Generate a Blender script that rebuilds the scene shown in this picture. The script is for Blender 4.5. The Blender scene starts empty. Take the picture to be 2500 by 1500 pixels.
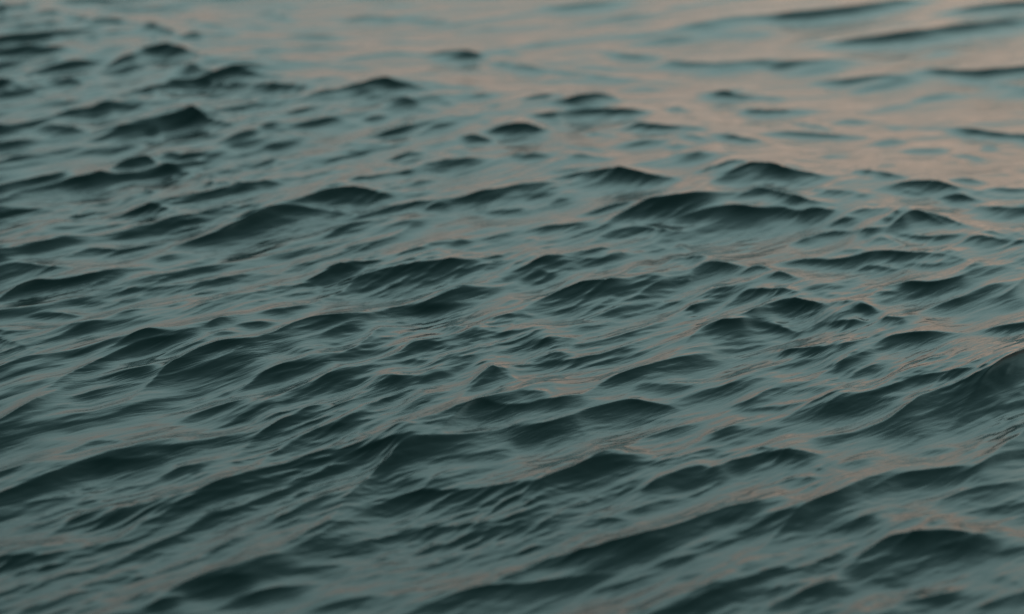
import bpy, math
import numpy as np

# ---------------------------------------------------------------- camera
CAM_H = 2.0                       # metres above the mean water level
F_PX, IMG_W, IMG_H = 5900.0, 2500.0, 1500.0
PITCH = math.radians(15.6)        # looking down
scene = bpy.context.scene
cam_data = bpy.data.cameras.new("camera")
cam_data.sensor_width = 36.0
cam_data.lens = 36.0 * F_PX / IMG_W
cam_data.clip_start = 0.1
cam_data.clip_end = 20000.0
cam_data.dof.use_dof = True
cam_data.dof.focus_distance = 6.8
cam_data.dof.aperture_fstop = 1.6
cam = bpy.data.objects.new("camera", cam_data)
scene.collection.objects.link(cam)
cam.location = (0.0, 0.0, CAM_H)
cam.rotation_euler = (math.radians(90) - PITCH, 0.0, 0.0)
scene.camera = cam

# ---------------------------------------------------------------- sky, sun, exposure
SUN_EL, SUN_AZ = math.radians(2.0), math.radians(27.0)   # azimuth clockwise from the view direction (+Y)
GLOW_FROM, GLOW_TOP, GLOW_COL = 0.70, 0.28, (9.0, 6.9, 5.6, 1)
world = bpy.data.worlds.new("World")
scene.world = world
world.use_nodes = True
wn, wl = world.node_tree.nodes, world.node_tree.links
wn.clear()
sky = wn.new("ShaderNodeTexSky")
sky.sky_type = 'NISHITA'
sky.sun_disc = False
sky.sun_elevation = SUN_EL
sky.sun_rotation = SUN_AZ
sky.air_density = 1.0
sky.dust_density = 3.0
sky.ozone_density = 1.0
bg = wn.new("ShaderNodeBackground")
bg.inputs["Strength"].default_value = 0.1
# thin evening overcast in front of the clear sky: cool grey overhead, rosy towards the set sun
geo = wn.new("ShaderNodeTexCoord")
sep = wn.new("ShaderNodeSeparateXYZ")
wl.new(geo.outputs["Generated"], sep.inputs[0])
veil = wn.new("ShaderNodeValToRGB")
cr = veil.color_ramp
SKY_STOPS = [(0.0, (5.0, 4.7, 4.25)), (0.07, (5.15, 4.95, 4.5)), (0.15, (5.5, 5.8, 5.4)), (0.27, (6.8, 10.1, 10.0)), (0.43, (8.0, 12.8, 12.8)), (0.64, (3.1, 5.5, 5.7)), (1.0, (1.3, 2.5, 2.7))]
SKY_MAX = 14.0
while len(cr.elements) < len(SKY_STOPS):
    cr.elements.new(0.5)
for e, (p, c) in zip(cr.elements, SKY_STOPS):
    e.position = p
    e.color = (c[0] / SKY_MAX, c[1] / SKY_MAX, c[2] / SKY_MAX, 1)
wl.new(sep.outputs["Z"], veil.inputs[0])
gain = wn.new("ShaderNodeVectorMath"); gain.operation = 'SCALE'; gain.inputs["Scale"].default_value = SKY_MAX
wl.new(veil.outputs[0], gain.inputs[0])
dotn = wn.new("ShaderNodeVectorMath"); dotn.operation = 'DOT_PRODUCT'
dotn.inputs[1].default_value = (math.sin(SUN_AZ), math.cos(SUN_AZ), 0.0)
wl.new(geo.outputs["Generated"], dotn.inputs[0])
az = wn.new("ShaderNodeMapRange"); az.interpolation_type = 'SMOOTHSTEP'
az.inputs["From Min"].default_value = GLOW_FROM; az.inputs["From Max"].default_value = 1.0
wl.new(dotn.outputs["Value"], az.inputs["Value"])
el = wn.new("ShaderNodeMapRange"); el.interpolation_type = 'SMOOTHSTEP'
el.inputs["From Min"].default_value = 0.0; el.inputs["From Max"].default_value = GLOW_TOP
el.inputs["To Min"].default_value = 1.0; el.inputs["To Max"].default_value = 0.0
wl.new(sep.outputs["Z"], el.inputs["Value"])
mul = wn.new("ShaderNodeMath"); mul.operation = 'MULTIPLY'
wl.new(az.outputs[0], mul.inputs[0]); wl.new(el.outputs[0], mul.inputs[1])
glow = wn.new("ShaderNodeMix"); glow.data_type = 'RGBA'
wl.new(mul.outputs[0], glow.inputs[0])
side = wn.new("ShaderNodeMapRange")
side.inputs["From Min"].default_value = -1.0; side.inputs["From Max"].default_value = 1.0
side.inputs["To Min"].default_value = 0.35; side.inputs["To Max"].default_value = 1.04
wl.new(dotn.outputs["Value"], side.inputs["Value"])
lit = wn.new("ShaderNodeVectorMath"); lit.operation = 'SCALE'
wl.new(gain.outputs[0], lit.inputs[0]); wl.new(side.outputs[0], lit.inputs["Scale"])
wl.new(lit.outputs[0], glow.inputs[6])
glow.inputs[7].default_value = GLOW_COL
mixs = wn.new("ShaderNodeMix"); mixs.data_type = 'RGBA'
mixs.inputs[0].default_value = 0.94
wl.new(sky.outputs[0], mixs.inputs[6]); wl.new(glow.outputs[2], mixs.inputs[7])
out = wn.new("ShaderNodeOutputWorld")
wl.new(mixs.outputs[2], bg.inputs[0])
wl.new(bg.outputs[0], out.inputs[0])

sun_data = bpy.data.lights.new("sun", 'SUN')
sun_data.energy = 0.03
sun_data.angle = math.radians(45)   # sun behind the evening haze
sun_data.color = (1.0, 0.72, 0.5)
sun = bpy.data.objects.new("sun", sun_data)
scene.collection.objects.link(sun)
sun.rotation_euler = (math.radians(90) - SUN_EL, 0.0, math.pi - SUN_AZ)

scene.view_settings.view_transform = 'Standard'
scene.view_settings.look = 'None'
scene.view_settings.exposure = 0.0
scene.view_settings.gamma = 1.0
scene.view_settings.use_curve_mapping = False

# ---------------------------------------------------------------- the wave crests, traced
# Each entry: crest line, face thickness, steepness 0..1, listed by sixteen fields of the sea, far to near.
K = 2435.0 / 640.0
FIELDS = {
(0, 0): [
 ([(20,60),(120,130),(230,185)],60,.8),([(250,20),(340,70),(420,110)],60,.4),([(400,180),(540,210)],40,.35),
 ([(480,90),(800,150),(1050,175)],60,.6),([(1050,165),(1350,200),(1600,260),(1880,320)],60,.7),
 ([(1600,130),(1900,180),(2260,250)],60,.4),([(160,360),(430,310),(560,340)],60,.5),
 ([(700,330),(810,315),(940,320)],50,.65),([(900,430),(1040,400),(1170,400)],50,.4),
 ([(0,600),(180,560),(330,550)],50,.6),([(140,690),(400,630),(620,590),(850,580)],70,.65),
 ([(140,700),(220,690),(330,740)],70,.7),([(400,770),(620,740),(820,780)],45,.6),
 ([(0,800),(120,780),(250,850),(470,890)],110,.6),([(-60,960),(0,940),(100,920)],60,.7),
 ([(560,880),(750,850),(930,820)],45,.45),([(960,630),(1080,540),(1220,490),(1350,480)],150,1.0),
 ([(1340,440),(1560,420),(1720,440),(1900,520)],100,.9),([(1610,625),(1720,605),(1850,630),(2000,680)],95,1.0),
 ([(1950,650),(2250,660),(2800,700)],50,.5),([(1740,780),(1950,780),(2200,765),(2435,790),(2780,800)],55,.85),
 ([(1020,910),(1150,870),(1250,860)],45,.55),([(1280,830),(1430,860),(1560,900)],55,.55),
 ([(750,1020),(900,970),(1000,950)],90,.9),([(1000,1000),(1200,980),(1380,980)],50,.45),
 ([(440,1030),(640,1010)],30,.3),([(0,1160),(100,1120),(210,1100)],50,.45),
 ([(1240,1120),(1400,1060),(1560,1030),(1720,1050),(1900,1100),(2080,1140)],110,.85),
 ([(300,1180),(420,1150),(560,1160),(740,1210)],160,.7),([(720,1260),(880,1200),(1100,1200),(1350,1180)],130,.75),
 ([(0,1340),(200,1290),(450,1280),(650,1240)],90,.75),([(1300,1250),(1420,1180)],100,.7),
 ([(1700,1320),(1850,1280),(2000,1260)],60,.7),([(2020,1310),(2160,1250),(2280,1220),(2435,1200)],110,.9),
 ([(860,1440),(1100,1370),(1290,1340)],50,.65)],
(620, 0): [
 ([(60,120),(200,90),(430,180)],60,.4),([(820,170),(1130,145),(1370,170)],45,.45),([(1470,170),(1650,170),(1900,190)],45,.5),
 ([(60,460),(300,430)],70,.3),([(800,550),(1150,490),(1400,470),(1600,500)],90,.5),
 ([(1640,510),(1800,475),(1960,470),(2180,510)],60,.8),([(2150,570),(2300,560),(2435,580)],80,.45),
 ([(430,920),(520,870),(650,850),(780,850)],55,.7),
 ([(780,850),(880,790),(1000,800),(1080,760),(1200,730),(1350,770),(1500,770),(1620,800)],75,.85),
 ([(1680,770),(1900,780),(2200,810)],45,.45),([(1800,860),(1950,860),(2300,880)],40,.4),
 ([(1000,910),(1130,870),(1260,870)],55,.65),([(860,970),(960,945),(1050,940)],40,.6),
 ([(1130,990),(1280,930),(1380,925),(1480,960)],70,.8),([(220,1070),(400,1010),(600,970),(720,970)],45,.6),
 ([(450,1060),(580,1040),(700,1020),(810,1010)],50,.6),([(1000,1110),(1120,1080),(1260,1070)],45,.75),
 ([(1740,940),(1900,950)],35,.4),([(2150,960),(2300,950)],40,.45),([(1450,1010),(1600,1000),(1700,1010)],35,.4),
 ([(1850,1020),(2050,1010)],35,.35),([(390,1170),(550,1140),(750,1110),(840,1130)],60,.65),
 ([(0,1230),(60,1170),(170,1150)],70,.6),([(160,1210),(300,1200)],40,.5),([(60,1360),(250,1330),(420,1280)],60,.6),
 ([(400,1340),(560,1330),(740,1290)],45,.45),([(1120,1260),(1300,1220),(1420,1180)],45,.55),
 ([(1420,1260),(1520,1230),(1650,1160),(1880,1130)],55,.6),([(2080,1130),(2170,1090)],40,.45),
 ([(1890,1270),(2050,1250),(2230,1310)],60,.8),([(2180,1210),(2330,1160),(2500,1150),(2620,1180)],90,.95),
 ([(780,1420),(950,1400),(1040,1390)],35,.45),([(1210,1470),(1400,1400),(1530,1400)],80,.75),
 ([(1720,1400),(1900,1390),(2000,1400)],45,.55)],
(1240, 0): [
 ([(380,70),(650,30),(900,10),(1150,0)],60,.55),([(1150,320),(1500,290),(1800,210),(2100,150),(2435,140)],110,.45),
 ([(1900,330),(2200,300),(2435,290)],50,.4),([(0,440),(150,480)],80,.35),([(900,470),(1200,510),(1500,520)],40,.45),
 ([(1400,560),(1700,570),(2000,580),(2435,550)],80,.5),([(0,600),(200,590),(400,630)],60,.6),
 ([(500,640),(700,660),(950,690),(1250,720)],60,.5),([(620,590),(900,590),(1050,640)],50,.35),
 ([(1050,820),(1300,790),(1500,810)],40,.4),([(150,900),(350,870),(560,870)],50,.8),
 ([(500,940),(700,910),(840,885),(1000,880),(1140,910)],85,1.0),([(260,1050),(600,1040),(850,1010),(1100,1010),(1380,1020)],75,1.0),
 ([(0,940),(150,910)],40,.4),([(420,1130),(500,1110),(620,1150)],70,.6),([(-60,1170),(80,1150),(180,1140),(300,1180),(400,1200)],100,.85),
 ([(1070,1160),(1250,1150),(1450,1150),(1650,1165),(1850,1170)],50,.75),([(1560,1000),(1650,975),(1750,1010)],60,.65),
 ([(1820,870),(2000,845),(2150,865),(2400,880)],50,.6),([(2080,990),(2300,1010),(2600,1015),(2900,1000)],50,.65),
 ([(1830,1110),(2000,1130)],35,.4),([(720,1230),(950,1240),(1060,1240)],50,.4),([(1600,1250),(1750,1240),(1860,1270)],60,.55),
 ([(1960,1230),(2100,1230),(2250,1260),(2435,1280)],70,.65),([(480,1340),(700,1360),(900,1390)],40,.4),
 ([(1050,1360),(1250,1310),(1480,1290)],50,.4),([(1450,1340),(1650,1330),(1750,1340)],40,.45),
 ([(1450,1430),(1650,1430),(1880,1410)],60,.5),([(0,1450),(250,1430),(380,1450)],45,.45),([(450,1440),(650,1430),(900,1460)],50,.55)],
(1860, 0): [
 ([(0,150),(500,110),(700,90),(900,60),(1200,10),(1450,0)],80,.8),([(1600,140),(1850,80),(2100,40),(2300,20),(2435,20)],65,.8),
 ([(550,400),(850,370),(1150,330),(1350,300),(1700,260),(1950,230),(2200,200),(2435,180)],100,.8),
 ([(0,560),(300,560),(600,550),(850,540)],90,.55),([(60,610),(330,600)],45,.6),
 ([(560,750),(900,720),(1100,690),(1350,690),(1500,670)],75,.65),([(1480,650),(1700,640),(1900,660),(2150,650),(2435,620)],75,.85),
 ([(1700,740),(2000,760),(2200,780),(2435,800)],90,.4),([(1400,490),(1700,470),(1830,450)],50,.35),([(0,870),(250,900)],40,.4),
 ([(250,1130),(500,1130),(700,1180)],45,.5),([(700,1130),(850,1090),(1040,1110)],50,.5),
 ([(150,1220),(350,1210),(550,1220),(800,1235),(980,1250)],60,.7),([(-20,1270),(120,1310)],50,.6),([(1200,1160),(1400,1150)],35,.35),
 ([(1550,1180),(1800,1180),(2050,1190),(2300,1230),(2435,1240)],55,.65),([(1100,1320),(1250,1290),(1380,1300)],35,.45),
 ([(600,1410),(770,1390),(900,1400)],45,.45),([(1380,1380),(1600,1360),(1830,1360)],40,.5),([(2100,1370),(2160,1345),(2230,1370)],40,.7),
 ([(1830,1420),(1950,1420),(2120,1460)],45,.55)],
(0, 370): [
 ([(0,150),(150,120),(330,110)],90,.5),([(380,250),(580,220)],40,.45),([(500,150),(600,140)],35,.35),([(-60,430),(0,410),(150,360),(280,350)],90,.9),
 ([(280,350),(450,310),(650,270),(800,270),(900,220),(1000,150),(1130,100),(1240,50),(1330,60),(1390,120),(1480,170),(1680,190)],90,.9),
 ([(1370,10),(1500,20),(1620,40),(1850,30),(2050,10)],70,.85),([(1180,200),(1300,190),(1500,190)],45,.5),
 ([(850,420),(960,370),(1070,350),(1160,330)],120,.7),([(1120,330),(1200,320),(1330,390)],55,.65),
 ([(640,600),(720,540),(790,520)],70,.65),([(800,570),(1000,540),(1240,480)],70,.5),([(1160,590),(1290,520),(1400,510),(1520,530)],80,.8),
 ([(420,450),(490,420),(560,440)],50,.4),([(-40,540),(0,530),(80,520)],40,.5),([(1400,330),(1560,310)],40,.4),
 ([(1650,330),(1750,280),(1850,300),(2000,290),(2150,320),(2380,310)],60,.7),([(1700,470),(1850,430),(2000,390),(2110,390)],45,.6),
 ([(1940,190),(2150,180)],60,.45),([(1200,720),(1400,650),(1550,610),(1750,590),(1900,530),(2050,490),(2190,490)],110,.9),
 ([(2240,500),(2350,480)],50,.55),([(2130,640),(2330,580)],50,.5),([(1050,780),(1300,760),(1500,720)],70,.55),
 ([(700,740),(900,700),(1150,650)],60,.55),([(100,780),(250,740),(440,730)],60,.55),([(0,930),(150,850),(300,820),(560,810)],120,.5),
 ([(150,940),(400,880),(600,840)],60,.45),
 ([(1600,890),(1800,830),(2000,780),(2150,710),(2300,650),(2430,590),(2560,540),(2700,515),(2850,530),(3150,570)],125,1.0),
 ([(580,970),(750,900),(860,870),(970,900),(1200,900),(1460,850)],85,.75),([(1380,1000),(1620,980)],45,.45),
 ([(-60,1080),(0,1060),(150,1010),(300,1050),(550,1070),(840,1040)],110,.75),([(-60,1170),(0,1140),(150,1110),(380,1100)],90,.7),
 ([(0,1350),(120,1290),(250,1240),(500,1230),(700,1190),(900,1150),(1100,1110),(1250,1080),(1400,1090)],110,1.0),
 ([(1400,1110),(1550,1070),(1800,1020),(2000,970)],55,.7),([(950,1310),(1250,1260),(1600,1230),(1850,1200),(2050,1170),(2380,1080)],90,.6),
 ([(680,1420),(900,1390),(1300,1340)],60,.5),([(1500,1460),(1700,1370),(1850,1300),(1970,1280)],50,.55),
 ([(2210,1210),(2340,1150),(2460,1110)],45,.5),([(2060,1460),(2250,1400),(2435,1370)],55,.55),([(2240,930),(2435,870),(2600,850),(2830,810)],70,.55)],
(620, 370): [
 ([(1600,140),(1760,100),(1850,80),(2100,70)],70,.7),([(1330,200),(1450,190)],40,.55),([(780,265),(860,245),(1000,235)],40,.75),
 ([(1080,310),(1300,310),(1430,270),(1620,270)],55,.7),([(0,280),(180,280)],50,.5),
 ([(440,460),(560,400),(700,380),(860,350),(980,365),(1060,400),(1160,410)],100,.95),([(800,490),(900,470),(1000,470)],45,.6),
 ([(800,630),(1000,570),(1150,520),(1400,470),(1600,455),(1780,450)],85,.85),([(1480,550),(1600,510),(1800,500)],75,.75),
 ([(1800,470),(1950,420),(2100,380),(2250,360),(2450,300),(2600,280)],110,.85),([(2030,580),(2250,570),(2435,560)],45,.55),
 ([(250,760),(400,710),(550,670),(720,640)],65,.6),([(640,970),(800,890),(950,840),(1150,800),(1300,750),(1420,690),(1540,660)],90,.75),
 ([(200,1130),(270,1040),(400,1020),(600,970)],100,.7),([(960,960),(1150,930),(1350,900)],45,.5),([(1800,880),(1880,830),(1980,830)],50,.6),
 ([(1500,980),(1700,900),(1850,850)],45,.45),([(2090,810),(2250,770),(2400,740)],50,.6),([(1980,910),(2200,850),(2435,800)],50,.5),
 ([(1060,1090),(1200,1040),(1400,990),(1500,970)],40,.6),
 ([(760,1320),(850,1220),(950,1160),(1100,1110),(1300,1070),(1500,1040),(1750,1010),(1900,1020),(2050,1030)],230,1.0),
 ([(2050,1040),(2200,990),(2350,940)],45,.5),([(450,1260),(600,1180),(800,1110),(900,1110)],75,.6),([(330,1190),(480,1130)],40,.4),
 ([(150,1470),(400,1430),(600,1370),(760,1320)],55,.65),([(1000,1340),(1200,1310),(1400,1290)],60,.6),
 ([(1150,1390),(1500,1320),(1700,1280)],70,.5),([(1800,1250),(1950,1190),(2150,1160)],60,.65),([(2220,1180),(2435,1100)],50,.55),
 ([(2340,1280),(2435,1240)],40,.4),([(1820,1350),(2000,1310)],40,.4),([(2230,1420),(2330,1370),(2435,1370)],60,.65),
 ([(1560,1480),(1800,1420),(2000,1400)],70,.7),([(0,1150),(100,1110)],45,.4),([(270,1330),(600,1280)],40,.35)],
(1240, 370): [
 ([(0,40),(280,20)],45,.45),([(370,180),(550,150),(750,130),(1000,100)],45,.55),([(0,390),(150,330),(300,300),(430,310)],100,.9),
 ([(380,250),(550,210),(750,190),(950,175),(1100,180),(1250,215),(1420,225)],105,1.0),
 ([(1740,160),(1900,120),(2030,80),(2100,60),(2200,85)],65,.85),([(1830,220),(1980,160),(2100,140)],90,.6),
 ([(1880,290),(2050,220),(2130,150),(2250,110),(2350,115),(2500,130),(2620,170),(2800,180),(2900,210)],120,1.0),
 ([(330,500),(420,460),(540,450)],55,.45),([(0,560),(100,550)],45,.5),([(620,580),(800,530),(880,490),(1000,475),(1180,460)],75,.8),
 ([(880,690),(1000,600),(1120,570),(1200,500),(1350,480),(1500,430),(1620,420)],70,.75),
 ([(1190,640),(1280,570),(1400,500),(1550,450),(1700,410),(1900,390),(2110,385)],150,1.0),
 ([(2100,440),(2220,380),(2300,330),(2380,335),(2480,390),(2650,440)],110,.9),
 ([(1480,660),(1700,590),(1900,550),(2050,510),(2200,540),(2435,560),(2600,570)],200,1.0),
 ([(120,740),(280,690),(450,690),(600,695),(750,670)],65,.75),([(100,820),(220,800)],50,.55),
 ([(770,830),(900,760),(1050,720),(1200,700),(1300,720),(1450,760),(1640,790)],110,.8),([(520,980),(680,940),(800,920),(920,930)],70,.8),
 ([(920,930),(1100,890),(1250,850)],45,.5),([(20,1000),(100,960),(230,930)],60,.65),([(0,1150),(150,1080),(280,1020),(480,1010)],80,.75),
 ([(90,1230),(170,1160),(250,1130),(380,1150)],90,.75),([(700,1070),(950,990),(1170,930)],40,.45),([(1010,1170),(1120,1080),(1250,1040)],110,.7),
 ([(1250,930),(1350,900),(1450,920)],60,.55),([(1500,930),(1560,890),(1650,910)],50,.65),([(1380,1080),(1450,1000),(1650,985),(1820,980)],70,.7),
 ([(1420,1150),(1480,1110),(1590,1100)],60,.7),([(1620,1280),(1680,1150),(1720,1060),(1830,1030),(1960,1040),(2100,1060)],140,.8),
 ([(210,1440),(400,1350),(530,1290),(750,1250),(1000,1240),(1250,1190)],110,.9),([(1060,1400),(1250,1310),(1400,1240),(1550,1190),(1620,1180)],130,.85),
 ([(1860,1230),(2050,1210)],40,.5),([(2060,1150),(2150,1100),(2240,1060),(2320,1065),(2420,1110)],95,.85),([(1700,1370),(1830,1300),(2000,1295)],70,.75),
 ([(1990,1430),(2080,1340),(2200,1285),(2435,1295),(2620,1310)],90,.85),([(1600,1460),(1800,1410),(1950,1370)],70,.65),
 ([(950,1480),(1200,1430)],50,.5),([(600,1480),(850,1400),(1000,1380)],50,.5),([(1830,860),(1960,840)],35,.45),([(2110,910),(2230,885)],45,.5)],
(1860, 370): [
 ([(220,110),(400,120),(480,140)],35,.4),([(1080,120),(1350,100)],35,.4),([(820,170),(950,165),(1100,190),(1350,220)],40,.55),
 ([(1830,250),(1980,240),(2120,265)],45,.6),([(320,310),(530,290)],35,.45),([(300,360),(600,370),(860,370)],40,.4),
 ([(1140,330),(1220,290),(1400,265),(1550,260),(1700,280),(1850,320),(2000,350)],85,.75),([(1280,340),(1400,370),(1520,390)],50,.5),
 ([(2060,350),(2200,330),(2330,340)],55,.65),([(1680,430),(1800,405),(1880,400),(2010,440)],65,.9),([(2070,410),(2250,405),(2400,410)],40,.55),
 ([(1650,490),(1900,500),(2150,520),(2435,540)],80,.5),([(2250,480),(2435,500)],60,.5),([(870,400),(1050,390)],40,.4),([(960,480),(1060,470)],35,.5),
 ([(-40,350),(100,360),(230,420),(400,460),(600,480)],90,.7),([(200,620),(350,560),(480,540),(620,550)],120,.9),([(0,550),(160,530),(330,590)],90,.8),
 ([(780,580),(870,540),(950,530),(1090,540)],50,.6),([(480,720),(620,650),(730,620),(850,620)],70,.7),([(1190,575),(1250,565)],35,.6),
 ([(1060,640),(1180,630)],30,.4),([(1150,730),(1230,650),(1330,590),(1430,545),(1520,570),(1640,650)],130,1.0),
 ([(1500,550),(1650,590),(1800,640),(1900,690)],60,.6),([(240,850),(400,800),(520,755),(650,745),(760,760)],80,.9),
 ([(760,760),(950,730),(1130,710)],50,.65),([(1230,770),(1400,790),(1600,790),(1830,770)],55,.75),([(920,880),(1020,810),(1120,800),(1230,850)],70,.55),
 ([(1820,870),(1900,800),(1990,785),(2100,800),(2230,830)],110,.75),([(2220,860),(2300,820),(2435,840)],90,.8),([(2060,740),(2180,755),(2240,780)],35,.6),
 ([(2280,740),(2435,780)],45,.6),([(700,930),(880,910)],40,.55),([(1500,920),(1800,950)],35,.4),
 ([(130,1040),(300,1010),(500,1010),(750,1010),(870,960),(1080,930),(1250,945),(1450,940),(1550,960),(1680,980)],85,.85),
 ([(830,1110),(950,1070),(1080,1075),(1190,1100)],70,.75),([(1200,1060),(1350,1050),(1500,1070),(1780,1030)],45,.55),
 ([(1830,1090),(1950,1050),(2080,1030)],60,.6),([(2250,1060),(2330,1020),(2435,1015)],60,.75),([(10,1190),(100,1145),(180,1150),(280,1190)],75,.7),
 ([(-40,1090),(40,1110)],80,.7),([(1070,1290),(1200,1240),(1400,1245),(1550,1240),(1750,1190),(1900,1140),(2020,1085),(2170,1075)],100,.9),
 ([(0,1290),(150,1285),(280,1310)],70,.8),([(880,1300),(1060,1265)],50,.6),([(510,1330),(670,1320)],35,.5),([(340,1290),(560,1250),(720,1260)],40,.4),
 ([(920,1360),(1050,1330),(1250,1350)],60,.7),([(1600,1460),(1750,1400),(1900,1330),(2050,1260),(2130,1230),(2250,1225)],130,.85),
 ([(1900,1480),(2100,1400),(2300,1320),(2435,1200)],110,.8),([(0,1480),(100,1410),(250,1380),(400,1400),(480,1430)],110,.9),
 ([(540,1420),(650,1405),(780,1430)],60,.75),([(860,1480),(920,1455),(1050,1480)],60,.75)],
(0, 740): [
 ([(290,120),(430,85),(550,80),(680,100)],65,.85),([(-60,180),(0,170),(150,160)],40,.5),([(880,120),(1050,100),(1230,80)],90,.5),
 ([(1450,60),(1600,20),(1700,0)],40,.45),([(80,260),(400,250),(700,240),(870,215)],45,.65),([(-80,350),(60,370),(200,430)],120,1.0),
 ([(-60,320),(0,320),(250,330)],70,.6),([(450,430),(600,390),(900,340)],40,.5),([(500,510),(650,450),(830,410)],55,.65),
 ([(-60,640),(0,620),(150,580),(320,560)],65,.75),([(-60,800),(0,770),(200,700),(380,650)],130,.55),([(-60,890),(0,870),(200,800),(400,720)],60,.5),
 ([(1020,410),(1130,360),(1220,310),(1320,285),(1480,290)],55,.75),([(1560,290),(1700,250),(1840,225)],45,.5),
 ([(510,740),(650,650),(800,570),(950,510),(1080,460),(1200,400),(1350,360),(1550,320),(1700,290),(1800,270)],110,.95),
 ([(1180,500),(1330,460)],60,.6),([(1400,520),(1550,440),(1700,390),(1850,330),(1950,270),(2050,245),(2250,260)],85,.9),
 ([(1870,235),(1930,180),(2030,140),(2160,130)],65,.85),([(2190,190),(2320,165),(2435,160),(2520,165)],60,.85),
 ([(1300,830),(1450,690),(1600,560),(1750,470),(1880,410),(1980,390),(2100,400),(2330,390)],320,1.0),
 ([(-60,1090),(0,1060),(200,950),(400,860),(560,790),(680,770),(790,750)],150,.95),([(900,720),(1100,660),(1300,630),(1420,570)],90,.8),
 ([(680,880),(850,820),(1000,790),(1300,740)],150,.8),([(-80,1190),(0,1150),(250,1040),(500,990),(700,920)],250,.9),
 ([(560,1150),(800,1100),(1000,1060),(1200,990),(1400,930),(1700,870),(1900,830)],150,.75),([(1700,700),(2000,640),(2150,600)],70,.6),
 ([(2000,680),(2170,640)],45,.5),([(1960,870),(2090,820)],40,.7),([(1780,1000),(1960,920)],35,.6),
 ([(2150,830),(2300,720),(2435,640),(2600,560),(2800,500),(3000,470)],150,.8),([(1650,1110),(1800,1050),(2000,980),(2200,920),(2435,880)],130,.85),
 ([(1000,1290),(1250,1290),(1450,1240),(1650,1170)],110,.75),([(600,1400),(800,1310),(950,1280),(1020,1290)],110,.75),
 ([(950,1450),(1400,1400),(1700,1360),(1900,1330)],60,.5)],
(620, 740): [
 ([(-210,1460),(-80,1320),(0,1230),(150,1140),(300,1070),(450,1000),(600,900),(700,850)],105,.85),([(-150,1150),(0,1090),(170,1020)],70,.65),
 ([(0,1480),(200,1340),(350,1250),(480,1180),(650,1100),(800,1050),(930,1010),(1050,950),(1150,900),(1280,860)],120,.95),
 ([(60,90),(150,60),(400,30),(520,0)],60,.55),([(0,400),(150,320),(280,250),(380,200),(480,175),(620,170),(770,180)],110,.95),
 ([(40,290),(120,250),(210,240)],45,.5),([(580,360),(700,290),(850,220),(950,190),(1070,175)],70,.85),
 ([(880,420),(1000,340),(1090,260),(1150,220),(1300,220)],130,.75),([(300,470),(450,430),(650,410)],90,.6),
 ([(700,560),(850,440),(1000,380),(1200,310)],150,.8),([(-50,680),(150,590),(350,570),(550,540),(750,480)],260,.9),
 ([(1050,580),(1150,490),(1230,410),(1330,390)],70,.65),([(1200,540),(1280,470),(1350,420),(1480,370),(1600,350),(1680,350)],100,.85),
 ([(1450,100),(1600,70),(1750,30),(1900,0)],80,.8),([(1000,160),(1200,130),(1430,110)],40,.4),([(1620,230),(1750,200),(1950,210)],100,.65),
 ([(1730,340),(1900,290),(2100,220),(2300,190),(2435,180)],90,.8),([(2080,150),(2200,130),(2300,115),(2435,120)],80,.85),
 ([(1600,580),(1750,510),(1950,470),(2150,370)],110,.65),([(1340,600),(1450,570),(1550,570)],60,.65),([(2240,350),(2400,300),(2500,290)],90,.75),
 ([(1510,740),(1600,690),(1700,660),(1820,670)],65,.75),([(930,850),(1000,770),(1080,710),(1180,690),(1300,710),(1450,710)],140,.75),
 ([(950,900),(1080,800),(1200,740),(1380,720)],110,.75),([(1230,1030),(1350,940),(1480,860),(1600,830),(1750,820)],170,.75),
 ([(900,1180),(1050,1100),(1230,1030)],80,.65),([(1850,900),(1960,790),(2080,700),(2180,610),(2260,590),(2370,610)],200,1.0),
 ([(1750,1190),(1850,1110),(1980,1020),(2060,990),(2250,990),(2435,980)],110,.9),([(1640,1240),(1720,1180)],35,.5),
 ([(2050,1120),(2200,1060),(2400,1000)],90,.8),([(2030,1220),(2250,1150)],50,.5),([(860,1270),(1000,1210),(1170,1190)],60,.5),
 ([(700,1420),(800,1290),(1000,1250)],130,.45),([(850,1470),(1050,1370),(1200,1300),(1400,1240),(1480,1220)],100,.9)],
(1240, 740): [
 ([(0,120),(100,115),(220,140)],60,.6),([(0,190),(100,170)],60,.6),([(380,110),(600,70),(850,20),(1000,0)],60,.65),([(0,310),(100,280),(280,250)],90,.75),
 ([(760,150),(830,110),(950,80),(1100,60),(1250,30),(1400,0)],80,.9),([(590,240),(800,190),(1000,170)],90,.6),([(1600,130),(1610,50),(1750,20),(1900,0)],80,.8),
 ([(520,400),(750,370),(950,320),(1100,280),(1250,230),(1400,190),(1480,160)],60,.8),([(200,410),(350,370),(420,370)],50,.5),
 ([(150,540),(280,480),(430,450),(540,470)],80,.75),([(150,620),(300,560),(450,540),(600,520),(800,500),(950,450),(1100,400),(1250,340),(1450,280)],100,.9),
 ([(1000,460),(1090,420)],35,.6),([(560,680),(700,640),(900,640)],70,.4),([(0,680),(60,700)],150,.8),([(380,830),(450,800)],50,.6),
 ([(120,880),(250,850),(400,860)],80,.6),([(1700,330),(1750,240),(1850,200),(2100,190),(2435,200)],200,.9),([(2200,130),(2300,80),(2400,20)],130,.8),
 ([(1650,440),(1900,420),(2150,380),(2300,350),(2435,320)],90,.6),
 ([(700,900),(850,790),(950,730),(1100,670),(1250,620),(1400,570),(1550,530),(1750,510),(1900,490),(2100,450)],150,1.0),
 ([(0,990),(200,970),(320,930),(500,920),(700,890)],110,.95),([(1600,640),(1850,560),(2050,520)],130,.7),
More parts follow.
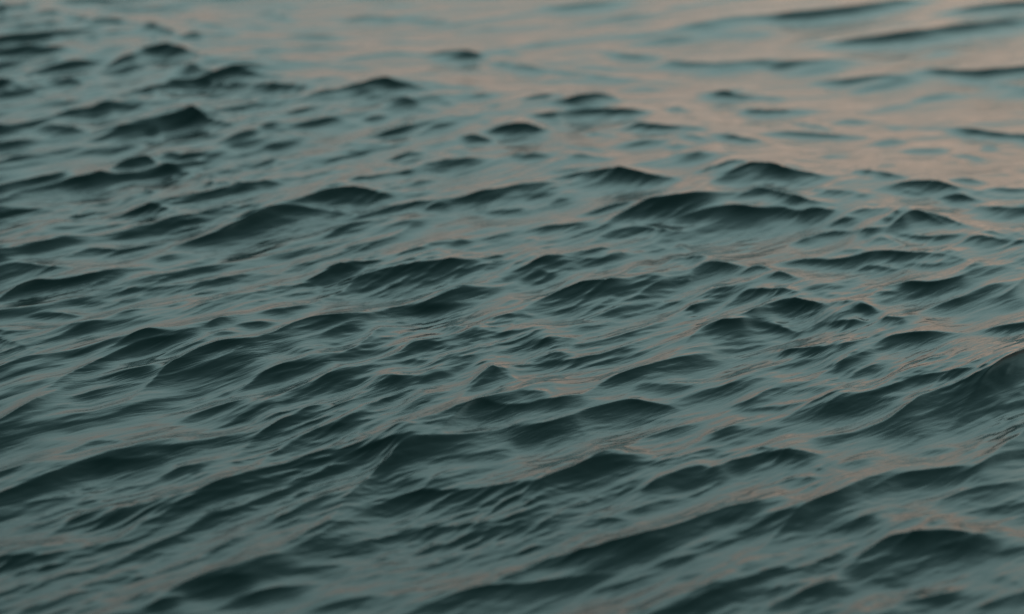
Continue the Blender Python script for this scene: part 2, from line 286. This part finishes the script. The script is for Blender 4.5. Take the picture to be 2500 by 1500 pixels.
 ([(1100,920),(1150,830),(1250,790),(1400,800),(1700,790)],110,.65),([(640,1090),(750,1030),(900,1000),(1050,970),(1150,930),(1300,960),(1500,990)],130,1.0),
 ([(0,1230),(200,1160),(400,1140),(550,1100),(680,1060)],180,1.0),([(0,1300),(250,1250),(450,1200)],120,.8),
 ([(1500,960),(1750,860),(2000,800),(2250,700)],90,.5),([(2000,970),(2200,900),(2350,820),(2435,780)],80,.8),([(2100,1010),(2300,980),(2435,970)],60,.65),
 ([(1050,1150),(1250,1110),(1450,1090),(1700,1050)],60,.5),([(1130,1330),(1300,1230),(1500,1180),(1700,1130)],120,.75),
 ([(1800,1250),(2000,1180),(2150,1110),(2300,1080),(2435,1060)],130,.8),([(760,1470),(900,1410),(1100,1380)],80,.65),
 ([(500,1250),(800,1180),(1000,1150)],60,.45),([(1500,1480),(1750,1400),(1950,1330)],90,.75),([(2060,1410),(2200,1380),(2435,1390)],70,.6)],
(1860, 740): [
 ([(0,70),(100,20),(300,0),(550,20)],170,.85),([(0,230),(100,220),(250,300)],100,.95),([(540,220),(650,180),(850,170),(920,190)],80,.9),
 ([(820,80),(900,50),(1020,90)],60,.8),([(960,180),(1060,140),(1250,150),(1400,120)],75,.75),([(1480,80),(1620,20),(1750,-30),(2000,-50)],90,.8),
 ([(980,420),(1050,350),(1150,310),(1300,290),(1450,280),(1600,270),(1720,280)],140,1.0),([(1830,320),(1950,260),(2050,230),(2200,210),(2435,180),(2520,170)],80,.95),
 ([(640,560),(800,450),(950,390)],60,.65),([(550,600),(700,530),(850,480),(980,420)],160,.85),([(0,520),(100,480),(300,460),(480,450)],70,.85),
 ([(580,430),(750,380),(900,350)],50,.55),([(100,640),(250,590),(370,560)],60,.55),([(500,620),(580,550)],50,.5),([(0,850),(150,770),(350,710)],80,.6),
 ([(150,870),(350,790),(550,760)],60,.55),([(720,680),(850,640),(1000,620),(1060,590)],90,.8),([(400,960),(600,880),(800,780),(950,700)],120,.7),
 ([(1170,650),(1300,610),(1450,560),(1600,540)],50,.6),([(1280,790),(1380,720),(1550,680),(1750,640),(1900,620)],90,.8),([(1400,560),(1550,540)],40,.5),
 ([(0,1000),(200,950),(400,930),(600,870)],150,.8),([(480,1110),(700,1000),(900,920),(1150,820),(1280,790)],120,.7),
 ([(900,1200),(1100,1130),(1250,1030),(1400,930),(1550,850),(1750,780),(1950,690),(2100,610)],260,.95),
 ([(1700,1210),(1850,1060),(1900,920),(1990,870),(2060,760),(2120,680),(2200,600),(2300,550),(2435,510),(2520,480)],260,1.0),
 ([(2000,1010),(2200,1030),(2435,960)],80,.9),([(1850,1280),(2050,1200),(2250,1130),(2435,1060)],70,.6),([(2080,1280),(2200,1240),(2330,1210)],60,.65),
 ([(450,1300),(700,1250),(900,1230)],90,.5),([(0,1450),(200,1390),(400,1400),(500,1430)],80,.75),([(1400,1430),(1500,1390),(1750,1350)],60,.65),
 ([(2050,1480),(2200,1370),(2300,1290),(2435,1240),(2520,1200)],200,.9),([(1900,1320),(2100,1250)],50,.5)],
(0, 1110): [
 ([(50,180),(150,130),(350,90),(550,30)],90,.65),([(-60,390),(0,360),(250,280),(450,220),(700,140),(900,60),(1050,20)],200,.9),
 ([(800,130),(1000,90),(1250,80),(1500,40)],170,.85),([(1450,200),(1600,120),(1750,90),(1900,70)],110,.8),([(-60,580),(0,570),(100,550),(250,530)],110,1.0),
 ([(-60,470),(0,450),(250,400),(450,370)],130,.8),([(850,370),(1050,320),(1250,270),(1400,260)],70,.65),([(680,460),(800,420),(950,400)],50,.65),
 ([(300,620),(450,560),(620,500)],60,.5),([(520,700),(650,620),(850,540),(1050,480),(1280,430)],120,.75),([(700,700),(900,640),(1200,540)],80,.75),
 ([(1000,850),(1150,720),(1300,640),(1500,590),(1700,560)],90,.55),([(1500,570),(1700,480),(1900,390),(2100,310),(2300,280)],100,.6),
 ([(480,1200),(650,1150),(800,1060),(1000,1000),(1200,930),(1400,840),(1600,770),(1750,690),(1900,600),(2100,530),(2250,480),(2435,410),(2700,310),(2950,200),(3200,70),(3350,0)],80,.9),
 ([(-60,1300),(0,1280),(200,1200),(450,1150),(620,1110)],60,.7),([(500,1130),(600,1090),(740,1070)],40,.6),([(-60,890),(0,870),(120,830),(280,850)],90,.75),
 ([(-60,1010),(0,1000),(200,990),(400,960)],70,.85),([(-60,710),(0,700),(150,690)],35,.5),([(350,1320),(480,1240),(700,1200)],50,.5),
 ([(950,1160),(1100,1100),(1300,1040)],60,.55),([(1250,1030),(1400,970),(1600,920)],50,.5),([(1870,950),(2000,860),(2100,790),(2280,750)],70,.65),
 ([(2040,1030),(2250,960),(2435,910)],60,.55),([(1600,1300),(1800,1210),(1900,1150),(2000,1120),(2200,1040),(2435,1000)],90,.75),
 ([(1750,1290),(1900,1220),(2100,1190),(2435,1150)],110,.85),([(1150,1390),(1280,1330),(1450,1310)],65,.75),([(650,1470),(850,1400),(980,1370)],50,.65),
 ([(1400,1450),(1550,1390),(1720,1370)],80,.8),([(2130,1390),(2280,1330),(2435,1290),(2600,1250),(2850,1220),(3000,1215)],100,.9),([(0,1420),(200,1360),(350,1320)],50,.45)],
(620, 1110): [
 ([(850,470),(950,330),(1080,220),(1200,120),(1270,20),(1320,-90),(1500,-150),(1900,-170),(2200,-200),(2435,-260)],330,1.0),
 ([(150,640),(300,560),(450,470),(600,410),(800,370)],90,.7),([(150,200),(350,140),(550,80),(700,30)],50,.6),
 ([(0,1030),(300,930),(500,850),(700,730),(820,650),(1000,570),(1200,500),(1330,430),(1480,380),(1700,370),(1900,370),(2150,320),(2435,270)],200,1.0),
 ([(100,930),(250,870),(400,770),(550,700),(750,610),(950,550)],80,.85),([(1250,800),(1450,720),(1700,690),(2000,680),(2300,650)],150,.75),
 ([(1300,960),(1500,900),(1750,860),(2000,790),(2200,730),(2435,690)],130,.85),([(860,940),(1000,900),(1200,860)],90,.6),
 ([(2000,500),(2200,450),(2435,400)],150,.8),([(1600,220),(1900,190),(2200,150)],60,.5),([(1750,60),(2000,30),(2435,-50)],120,.95),
 ([(1900,240),(2100,215)],40,.55),([(450,1110),(650,1060),(900,1040),(1050,1010)],70,.6),([(0,1140),(250,1080),(480,1040)],60,.65),
 ([(700,1180),(900,1120),(1150,1060),(1380,1050)],70,.65),([(580,1430),(800,1380),(1000,1330),(1350,1310)],110,.65),([(900,1430),(1100,1400)],60,.65),
 ([(1450,1470),(1700,1370),(1900,1280),(2100,1230),(2435,1215),(2700,1190),(2900,1170),(3200,1130)],150,.9),
 ([(2180,1140),(2435,1100)],60,.5),([(2200,960),(2435,900)],40,.3)],
(1240, 1110): [
 ([(650,120),(850,20),(950,0)],60,.6),([(0,320),(150,280),(400,220),(600,140),(720,90),(900,80),(1170,60)],260,1.0),([(700,430),(950,340),(1150,260)],90,.75),
 ([(1300,130),(1500,60),(1700,10)],80,.75),([(0,450),(200,430),(450,400)],200,.8),([(1200,350),(1400,270),(1550,210),(1750,150),(1850,190)],130,.8),
 ([(1870,60),(2000,20),(2150,-20)],70,.65),([(1950,120),(2150,100),(2280,50),(2435,10)],70,.8),([(1080,540),(1250,480),(1400,440),(1600,420)],80,.65),
 ([(720,660),(850,620),(1150,600)],60,.5),([(0,720),(150,720)],60,.7),([(200,800),(250,720),(400,640),(600,590),(740,560)],40,.55),([(270,810),(400,750)],30,.4),
 ([(1740,630),(1850,580),(2050,520),(2250,480),(2435,410)],90,.75),
 ([(0,1130),(200,1030),(400,950),(600,900),(800,870),(1000,820),(1200,780),(1450,720),(1650,680)],150,1.0),([(2080,750),(2200,720),(2350,640),(2435,600)],80,.65),
 ([(1250,1060),(1400,1000),(1600,950),(1750,920)],70,.65),([(760,1270),(1000,1200),(1200,1130),(1350,1090)],80,.75),([(1500,1150),(1680,1110),(1800,1070)],45,.55),
 ([(1650,880),(1850,830),(2000,810),(2300,760)],50,.55),([(1450,1480),(1650,1400),(1800,1320),(2000,1260),(2200,1170),(2435,1090)],170,.9),
 ([(2050,1060),(2250,1010)],50,.5),([(0,1480),(250,1420),(500,1390)],45,.4),([(980,1380),(1150,1340)],35,.35)],
(1860, 1110): [
 ([(0,860),(60,790),(200,690),(280,590),(380,490),(480,430),(650,370),(850,290),(950,240),(1100,200)],200,1.0),
 ([(900,390),(1050,320),(1230,220),(1300,190),(1500,170),(1700,140),(1830,130)],170,.95),
 ([(1600,320),(1700,260),(1850,180),(2000,120),(2100,60),(2250,20),(2435,0),(2520,-10)],230,1.0),([(0,50),(200,20),(450,40)],90,.85),
 ([(650,110),(850,70),(1150,20)],60,.55),([(420,150),(530,140)],40,.5),([(100,260),(300,220),(500,220)],80,.6),
 ([(1530,500),(1700,440),(1850,380),(2050,350),(2300,330),(2435,290),(2520,270)],150,.9),([(600,740),(850,640),(1000,590),(1130,520),(1220,490),(1330,530)],95,.85),
 ([(0,630),(150,560),(330,470)],100,.55),([(0,430),(200,400)],60,.4),([(1700,640),(1900,600),(2150,550),(2435,530)],80,.65),([(1500,680),(1700,640)],50,.5),
 ([(700,1150),(850,1010),(950,930),(1020,860),(1120,790),(1200,765),(1450,770),(1700,750),(1950,790)],270,1.0),
 ([(1450,960),(1700,900),(2000,830),(2200,780)],140,.7),([(100,1110),(350,1050),(550,1000),(700,930),(830,850)],100,.8),
 ([(0,1310),(150,1230),(350,1200),(500,1210)],90,.65),([(100,1440),(300,1340),(450,1270),(600,1210),(800,1220)],150,.85),
 ([(1200,1120),(1320,1080)],60,.55),([(2000,1020),(2150,940),(2435,880)],60,.55),([(1120,1250),(1180,1240),(1370,1210)],35,.6),
 ([(2240,1180),(2290,1160)],35,.5),([(2050,1170),(2200,1110)],40,.5),([(1270,1410),(1500,1370),(1750,1300)],50,.6),
 ([(1740,1480),(1950,1400),(2150,1330),(2435,1240)],90,.65)],
}

# ---------------------------------------------------------------- the sea surface (height field)
X0, X1, Y0, Y1 = -5.0, 5.0, 3.0, 18.0          # patch of open water in front of the shore
NX, NY = 1800, 3600
DX, DY = (X1 - X0) / NX, (Y1 - Y0) / NY
CP, SP = math.cos(PITCH), math.sin(PITCH)
rng = np.random.default_rng(11)


def to_water(px, py, z):
    """sight line through a picture point -> where it meets the level z of the water"""
    u = (px - IMG_W / 2) / F_PX
    v = (IMG_H / 2 - py) / F_PX
    dx, dy, dz = u, CP + v * SP, -SP + v * CP
    t = (z - CAM_H) / dz
    return t * dx, t * dy


def smooth_line(p, n):
    p = np.asarray(p, float)
    s = np.r_[0, np.cumsum(np.hypot(*np.diff(p, axis=0).T))]
    t = np.linspace(0, s[-1], n)
    q = np.c_[np.interp(t, s, p[:, 0]), np.interp(t, s, p[:, 1])]
    k = np.array([1, 2, 3, 2, 1.0]); k /= k.sum()
    for _ in range(2):
        e = np.vstack([2 * q[0] - q[2:0:-1], q, 2 * q[-1] - q[-2:-4:-1]])
        q = np.c_[np.convolve(e[:, 0], k, 'valid'), np.convolve(e[:, 1], k, 'valid')]
    return q


STROKES = []
for (ox, oy), lst in FIELDS.items():
    for pts, th, dark in lst:
        p = np.array([(ox + x / K, oy + y / K) for x, y in pts])
        # a crest thins out and runs on a little at both ends
        L = np.hypot(*np.diff(p, axis=0).T).sum()
        a = p[0] - p[min(2, len(p) - 1)]; b = p[-1] - p[max(-3, -len(p))]
        ea = max(0.22 * L, 250) if p[0, 0] < 25 else 0.22 * L      # crests that leave the picture go on outside it
        eb = max(0.22 * L, 250) if p[-1, 0] > 2470 else 0.22 * L
        p = np.vstack([p[0] + a / np.hypot(*a) * ea, p, p[-1] + b / np.hypot(*b) * eb])
        STROKES.append((smooth_line(p, max(16, 5 * len(p))), th / K, dark))


for pts, th, dark in [([(1105,965),(1150,915),(1190,886),(1215,900),(1250,935)],44,.95),
        ([(835,1235),(900,1160),(940,1112),(958,1092),(1010,1084),(1110,1084)],84,1.2),([(2325,1010),(2370,955),(2420,905),(2480,875),(2600,840),(2700,830)],95,1.3),([(1690,832),(1720,802),(1790,790),(1900,795),(1960,822)],36,.7),([(1840,762),(1870,746),(1950,738),(2010,746)],40,.75),
        ([(800,1215),(880,1190),(960,1185),(1080,1180)],60,.6),([(1150,1290),(1240,1270),(1330,1240),(1400,1210)],60,.8)]:
    STROKES.append((smooth_line(pts, 30), th, dark))
# broad backs of the swells, tilted away from the shore (picture points, width)
BACKS = [([(60,1470),(400,1390),(700,1290),(900,1190)],80,.8),([(900,1470),(1150,1425),(1500,1370),(1700,1290),(1900,1230)],40,.8),
 ([(2050,1480),(2250,1425),(2500,1340)],60,1.),([(2200,870),(2350,860),(2520,835)],45,1.),([(1540,600),(1700,600),(1870,592)],26,1.),
 ([(1900,565),(2200,560),(2420,540)],30,.7),([(2000,782),(2200,806),(2420,770)],25,.8),([(620,45),(700,65),(800,85)],50,.8),
 ([(1240,190),(1400,200),(1560,205)],40,.9),([(1640,110),(1780,130),(1900,140)],40,.9),([(1950,230),(2150,250),(2400,270)],70,.8),
 ([(1780,1245),(2000,1180),(2160,1140)],32,.8),([(640,900),(800,850),(980,760)],30,.5),([(2050,320),(2250,360),(2450,350)],50,.6),
 ([(1250,1340),(1500,1290),(1650,1270)],24,.9),([(1850,1370),(2000,1330),(2200,1300)],28,.9),([(350,250),(520,280),(700,250)],40,.5),
 ([(1500,480),(1700,450),(1830,462)],26,.9),([(2030,440),(2200,470),(2400,520)],40,.6),([(820,1110),(1000,1050),(1180,1070)],26,.6)]
BSTROKES = [(smooth_line(p, 6 * len(p)), w, -v) for p, w, v in BACKS]


def sample(field, x, y):
    fx = (x - X0) / DX; fy = (y - Y0) / DY
    ix = np.floor(fx).astype(int); iy = np.floor(fy).astype(int)
    ax, ay = fx - ix, fy - iy
    ix0, ix1, iy0, iy1 = ix % NX, (ix + 1) % NX, iy % NY, (iy + 1) % NY
    return ((field[iy0, ix0] * (1 - ax) + field[iy0, ix1] * ax) * (1 - ay)
            + (field[iy1, ix0] * (1 - ax) + field[iy1, ix1] * ax) * ay)


MARG, SUB = 260, 2                 # the traced faces, gathered on a half-size chart with a margin
CW, CH = int((IMG_W + 2 * MARG) / SUB), int((IMG_H + 2 * MARG) / SUB)


def chart():
    D = np.zeros((CH, CW), np.float32)
    for q, th, dark in STROKES + BSTROKES:
        back = dark < 0
        P = (q + MARG) / SUB
        W = FACE * th / SUB
        m = 2.2 * W + 4
        i0 = max(0, int(P[:, 0].min() - m)); i1 = min(CW, int(P[:, 0].max() + m) + 2)
        j0 = max(0, int(P[:, 1].min() - m)); j1 = min(CH, int(P[:, 1].max() + m) + 2)
        if i1 - i0 < 2 or j1 - j0 < 2:
            continue
        X = np.arange(i0, i1)[None, :]; Y = np.arange(j0, j1)[:, None]
        best = np.full((j1 - j0, i1 - i0), 1e9, np.float32)
        sd = np.zeros_like(best); tt = np.zeros_like(best)
        seg = np.diff(P, axis=0); ln = np.hypot(seg[:, 0], seg[:, 1]) + 1e-9
        arc = np.r_[0, np.cumsum(ln)]; tot = arc[-1]
        for k in range(len(seg)):
            rx = X - P[k, 0]; ry = Y - P[k, 1]
            tx, ty = seg[k] / ln[k]
            al = np.clip(rx * tx + ry * ty, 0, ln[k])
            ex, ey = rx - al * tx, ry - al * ty
            d2 = ex * ex + ey * ey
            nx, ny = -ty, tx
            if ny < 0: nx, ny = -nx, -ny
            mask = d2 < best
            best[mask] = d2[mask]
            sd[mask] = (np.sign(ex * nx + ey * ny) * np.sqrt(d2))[mask]
            tt[mask] = ((arc[k] + al) / tot)[mask]
        env = np.clip(np.minimum(tt, 1 - tt) / 0.40, 0, 1); env = env * env * (3 - 2 * env)
        if back:
            val = -dark * env * np.exp(-((sd / W - 0.3) / 0.8) ** 2)
            D[j0:j1, i0:i1] -= val * (D[j0:j1, i0:i1] < 0.05)
            continue
        Wt = W * (0.22 + 0.78 * env)
        d = sd / Wt
        ew = np.clip(2.2 / Wt, 0.10, 0.6)
        edge = np.clip((d + 0.5 * ew) / ew, 0, 1); edge = edge * edge * (3 - 2 * edge)
        fall = np.clip(1 - (d - 0.12) / 1.75, 0, 1) ** 1.35
        val = dark ** TONE * env ** 0.7 * edge * np.minimum(fall, 1)
        val[best > 1e8] = 0
        T = D[j0:j1, i0:i1]
        D[j0:j1, i0:i1] = np.where(val > 0, np.maximum(T, val) + 0.25 * np.minimum(np.maximum(T, 0), val), T)
    return D


FACE, TONE = 1.28, 1.2
CHART = chart()


def paint(h):
    """wanted rise of the water over the patch, where each traced face stands on the sea"""
    gx = (X0 + np.arange(NX) * DX)[None, :].astype(np.float32)
    gy = (Y0 + np.arange(NY) * DY)[:, None].astype(np.float32)
    z = (h if h is not None else np.zeros((NY, NX), np.float32)) - CAM_H
    dep = gy * CP - z * SP
    up = gy * SP + z * CP
    px = (gx / dep * F_PX + IMG_W / 2 + MARG) / SUB
    py = (IMG_H / 2 - up / dep * F_PX + MARG) / SUB
    ok = (px > 0) & (px < CW - 2) & (py > 0) & (py < CH - 2)
    px = np.clip(px, 0, CW - 2); py = np.clip(py, 0, CH - 2)
    ix, iy = px.astype(np.int32), py.astype(np.int32)
    ax, ay = px - ix, py - iy
    S = ((CHART[iy, ix] * (1 - ax) + CHART[iy, ix + 1] * ax) * (1 - ay)
         + (CHART[iy + 1, ix] * (1 - ax) + CHART[iy + 1, ix + 1] * ax) * ay)
    phi = np.arctan2(CAM_H, gy)
    return np.where(ok, S * np.where(S > 0, SLOPE(phi), 0.03), 0).astype(np.float32)


def SLOPE(phi):                    # steepest faces
    return 0.80 - 0.70 * phi


ky = 2 * np.pi * np.fft.fftfreq(NY, DY)[:, None]
kx = 2 * np.pi * np.fft.rfftfreq(NX, DX)[None, :]
k2 = kx * kx + ky * ky
kk = np.sqrt(k2) + 1e-9


def solve(S):
    """height whose rise away from the shore is S on the faces (least squares)"""
    sh = np.fft.rfft2(S)
    hh = -1j * ky * sh / (ky * ky + 0.10 * kx * kx + (2 * np.pi / 3.0) ** 2)
    hh *= np.exp(-(kk * 0.002) ** 2)
    return np.fft.irfft2(hh, s=(NY, NX)).astype(np.float32)


def wind_ripples(crest_deg, spread, lam_max, lam_min, power, cross=0.0):
    """random directional chop of unit rms slope; crests run up to the right"""
    n = np.fft.rfft2(rng.standard_normal((NY, NX)))
    th = np.arctan2(ky, kx)
    c1 = np.abs(np.cos(th - math.radians(crest_deg + 90))) ** spread
    c2 = np.abs(np.cos(th - math.radians(97))) ** 6
    amp = (c1 + cross * c2) * np.exp(-(2 * np.pi / lam_max / kk) ** 4) * np.exp(-(kk * lam_min / 6.0) ** 2) / kk ** power
    w = np.fft.irfft2(n * amp, s=(NY, NX))
    w = w / w.std()
    w = w + 0.22 * (w * w - 1)                     # peaked crests, flat troughs
    return (w / np.gradient(w, DY, axis=0).std()).astype(np.float32)


# one broad low swell under it all, its crest running from far left to the right
sx = (X0 + np.arange(NX) * DX)[None, :]
sy = (Y0 + np.arange(NY) * DY)[:, None]
(ax_, ay_), (bx_, by_) = to_water(200.0, 110.0, 0.0), to_water(2450.0, 560.0, 0.0)
ln_ = math.hypot(bx_ - ax_, by_ - ay_)
sdist = ((sx - ax_) * (by_ - ay_) - (sy - ay_) * (bx_ - ax_)) / ln_      # > 0 on the near side
SWELL = (0.08 * np.exp(-(sdist / np.where(sdist > 0, 1.5, 0.85)) ** 2)).astype(np.float32)

h = None
for it in range(7):
    S = paint(SWELL if h is None else h + SWELL)
    n = solve(S)
    h = n if h is None or it == 6 else 0.5 * (h + n)
ripple = wind_ripples(45, 22, 0.55, 0.05, 2.6, 0.25)
fine = wind_ripples(47, 15, 0.09, 0.013, 2.0, 0.18)
# gusts: the fine ripples come and go in patches
g = np.fft.irfft2(np.fft.rfft2(rng.standard_normal((NY, NX))) * np.exp(-(kk * 0.12) ** 2), s=(NY, NX))
fine *= np.clip(0.75 + 0.45 * g / g.std(), 0.15, 1.8)
# the chop is full strength on the open water round the traced crests, gentler among them
yy = Y0 + np.arange(NY) * DY
xx = X0 + np.arange(NX) * DX
half = np.interp(yy, [4.4, 14.0], [1.15, 3.1])[:, None]
inside = 1 / (1 + np.exp((np.abs(xx)[None, :] - half) / 0.12))
inside = inside * (1 / (1 + np.exp(-(yy - 4.55) / 0.08)) * 1 / (1 + np.exp((yy - 14.2) / 0.25)))[:, None]
# rougher to the left and near the shore, calmer far out on the right
calm = 1 / (1 + np.exp(-((yy[:, None] - 9.0) / 1.2 + (xx[None, :] + 0.3) / 0.7)))
gusty = 1 / (1 + np.exp(-((yy[:, None] - 8.0) / 0.8))) / (1 + np.exp((xx[None, :] + 0.9) / 0.35))
rough = 1.0 - 0.68 * calm + 0.35 * gusty
near = np.clip(1.4 - 1.5 * np.arctan2(CAM_H, yy), 0.75, 1.25)[:, None]
H = (h + SWELL + ripple * rough * near * (0.17 - 0.062 * inside) + fine * rough * near * 0.08).astype(np.float32)
chop = (ripple * 0.17 + fine * 0.05).astype(np.float32)


def pull(f, gain):
    """water moves towards the crests as a wave passes: sideways pull that sharpens them"""
    fh = np.fft.rfft2(f) * 1j / kk * gain
    return (np.fft.irfft2(fh * kx, s=f.shape).astype(np.float32), np.fft.irfft2(fh * ky, s=f.shape).astype(np.float32))


HX, HY = pull(H, 0.75)

# ---------------------------------------------------------------- mesh: one sheet out to the horizon
def graded(core, n_out, far):
    g = np.geomspace(1.0, far / core[-1], n_out + 1)[1:] * core[-1]
    return np.r_[core, g]

ROWS = 1000
inv = np.linspace(1 / 4.3, 1 / 15.5, ROWS)
rows_core = 1 / inv
rows_far = np.geomspace(15.5, 9000, 60)[1:]
rows_near = np.r_[np.array([-400, -150, -60, -25, -10, -4, -1.0]), np.linspace(0.5, 4.28, 70)]
rows = np.r_[rows_near, rows_core, rows_far]
ucore = np.linspace(-1, 1, 1201)
uo = np.geomspace(1, 400, 28)[1:]
ucol = np.r_[-uo[::-1], ucore, uo]
width = np.interp(rows, [-400, 0, 4.0, 15.5, 9000], [2.1, 2.1, 2.1, 4.85, 60.0])
VX = ucol[None, :] * width[:, None]
VY = np.repeat(rows[:, None], len(ucol), 1)
fade = np.clip(1.5 - (np.maximum(np.abs(VX) / 5.0, np.maximum((VY - 3) / 15.0, (4 - VY) / 4)) - 0.9) * 4, 0, 1)
inpatch = (np.abs(VX) < 4.95) & (VY > 3.05) & (VY < 17.9)
wgt = np.clip((4.9 - np.abs(VX)) / 0.5, 0, 1) * np.clip((VY - 3.05) / 0.6, 0, 1) * np.clip((17.8 - VY) / 1.5, 0, 1)
xc, yc = np.clip(VX, X0 + .01, X1 - .02), np.clip(VY, Y0 + .01, Y1 - .02)
VZ = wgt * sample(H, xc, yc)
cell = np.maximum(np.gradient(VX, axis=1), np.gradient(VY, axis=0))
VZ = VZ + (1 - wgt) * sample(chop, VX, VY) * np.clip(0.12 / np.maximum(cell, 1e-3), 0, 1)
VX = VX + wgt * sample(HX, xc, yc)
VY = VY + wgt * sample(HY, xc, yc)
nr, nc = VX.shape
verts = np.stack([VX, VY, VZ], -1).reshape(-1, 3).astype(np.float32)
idx = np.arange(nr * nc, dtype=np.int32).reshape(nr, nc)
quads = np.stack([idx[:-1, :-1], idx[:-1, 1:], idx[1:, 1:], idx[1:, :-1]], -1).reshape(-1, 4)
me = bpy.data.meshes.new("water")
me.vertices.add(len(verts)); me.vertices.foreach_set("co", verts.ravel())
me.loops.add(quads.size); me.loops.foreach_set("vertex_index", quads.ravel())
me.polygons.add(len(quads))
me.polygons.foreach_set("loop_start", np.arange(0, quads.size, 4, dtype=np.int32))
me.polygons.foreach_set("loop_total", np.full(len(quads), 4, np.int32))
me.polygons.foreach_set("use_smooth", np.ones(len(quads), bool))
me.update(calc_edges=True)
water = bpy.data.objects.new("water", me)
scene.collection.objects.link(water)
water["kind"] = "structure"
water["label"] = "dark teal rippled sea water at dusk"

# ---------------------------------------------------------------- water material
mat = bpy.data.materials.new("sea_water")
mat.use_nodes = True
nt = mat.node_tree
nn, nl = nt.nodes, nt.links
bs = nn["Principled BSDF"]
bs.inputs["Base Color"].default_value = (0.008, 0.025, 0.023, 1)
bs.inputs["Roughness"].default_value = 0.10
bs.inputs["IOR"].default_value = 1.333
tc = nn.new("ShaderNodeTexCoord")
turn = nn.new("ShaderNodeMapping")
turn.inputs["Rotation"].default_value = (0, 0, math.radians(-42))
nl.new(tc.outputs["Object"], turn.inputs[0])
rot = nn.new("ShaderNodeMapping")
rot.inputs["Scale"].default_value = (0.22, 1.5, 1.0)
nl.new(turn.outputs[0], rot.inputs[0])
n1 = nn.new("ShaderNodeTexNoise")
n1.inputs["Scale"].default_value = 22.0
n1.inputs["Detail"].default_value = 3.0
n1.inputs["Distortion"].default_value = 0.4
nl.new(rot.outputs[0], n1.inputs["Vector"])
b1 = nn.new("ShaderNodeBump")
b1.inputs["Strength"].default_value = 1.0
b1.inputs["Distance"].default_value = 0.0025
nl.new(n1.outputs[0], b1.inputs["Height"])
n2 = nn.new("ShaderNodeTexNoise")
n2.inputs["Scale"].default_value = 75.0
n2.inputs["Detail"].default_value = 2.0
n2.inputs["Distortion"].default_value = 0.6
nl.new(rot.outputs[0], n2.inputs["Vector"])
gust = nn.new("ShaderNodeTexNoise")
gust.inputs["Scale"].default_value = 2.6
gust.inputs["Detail"].default_value = 1.0
nl.new(tc.outputs["Object"], gust.inputs["Vector"])
gr = nn.new("ShaderNodeMapRange")
gr.inputs["From Min"].default_value = 0.42; gr.inputs["From Max"].default_value = 0.68
nl.new(gust.outputs[0], gr.inputs["Value"])
b2 = nn.new("ShaderNodeBump")
b2.inputs["Distance"].default_value = 0.0011
nl.new(gr.outputs[0], b2.inputs["Strength"])
nl.new(n2.outputs[0], b2.inputs["Height"])
nl.new(b1.outputs[0], b2.inputs["Normal"])
nl.new(b2.outputs[0], bs.inputs["Normal"])
me.materials.append(mat)
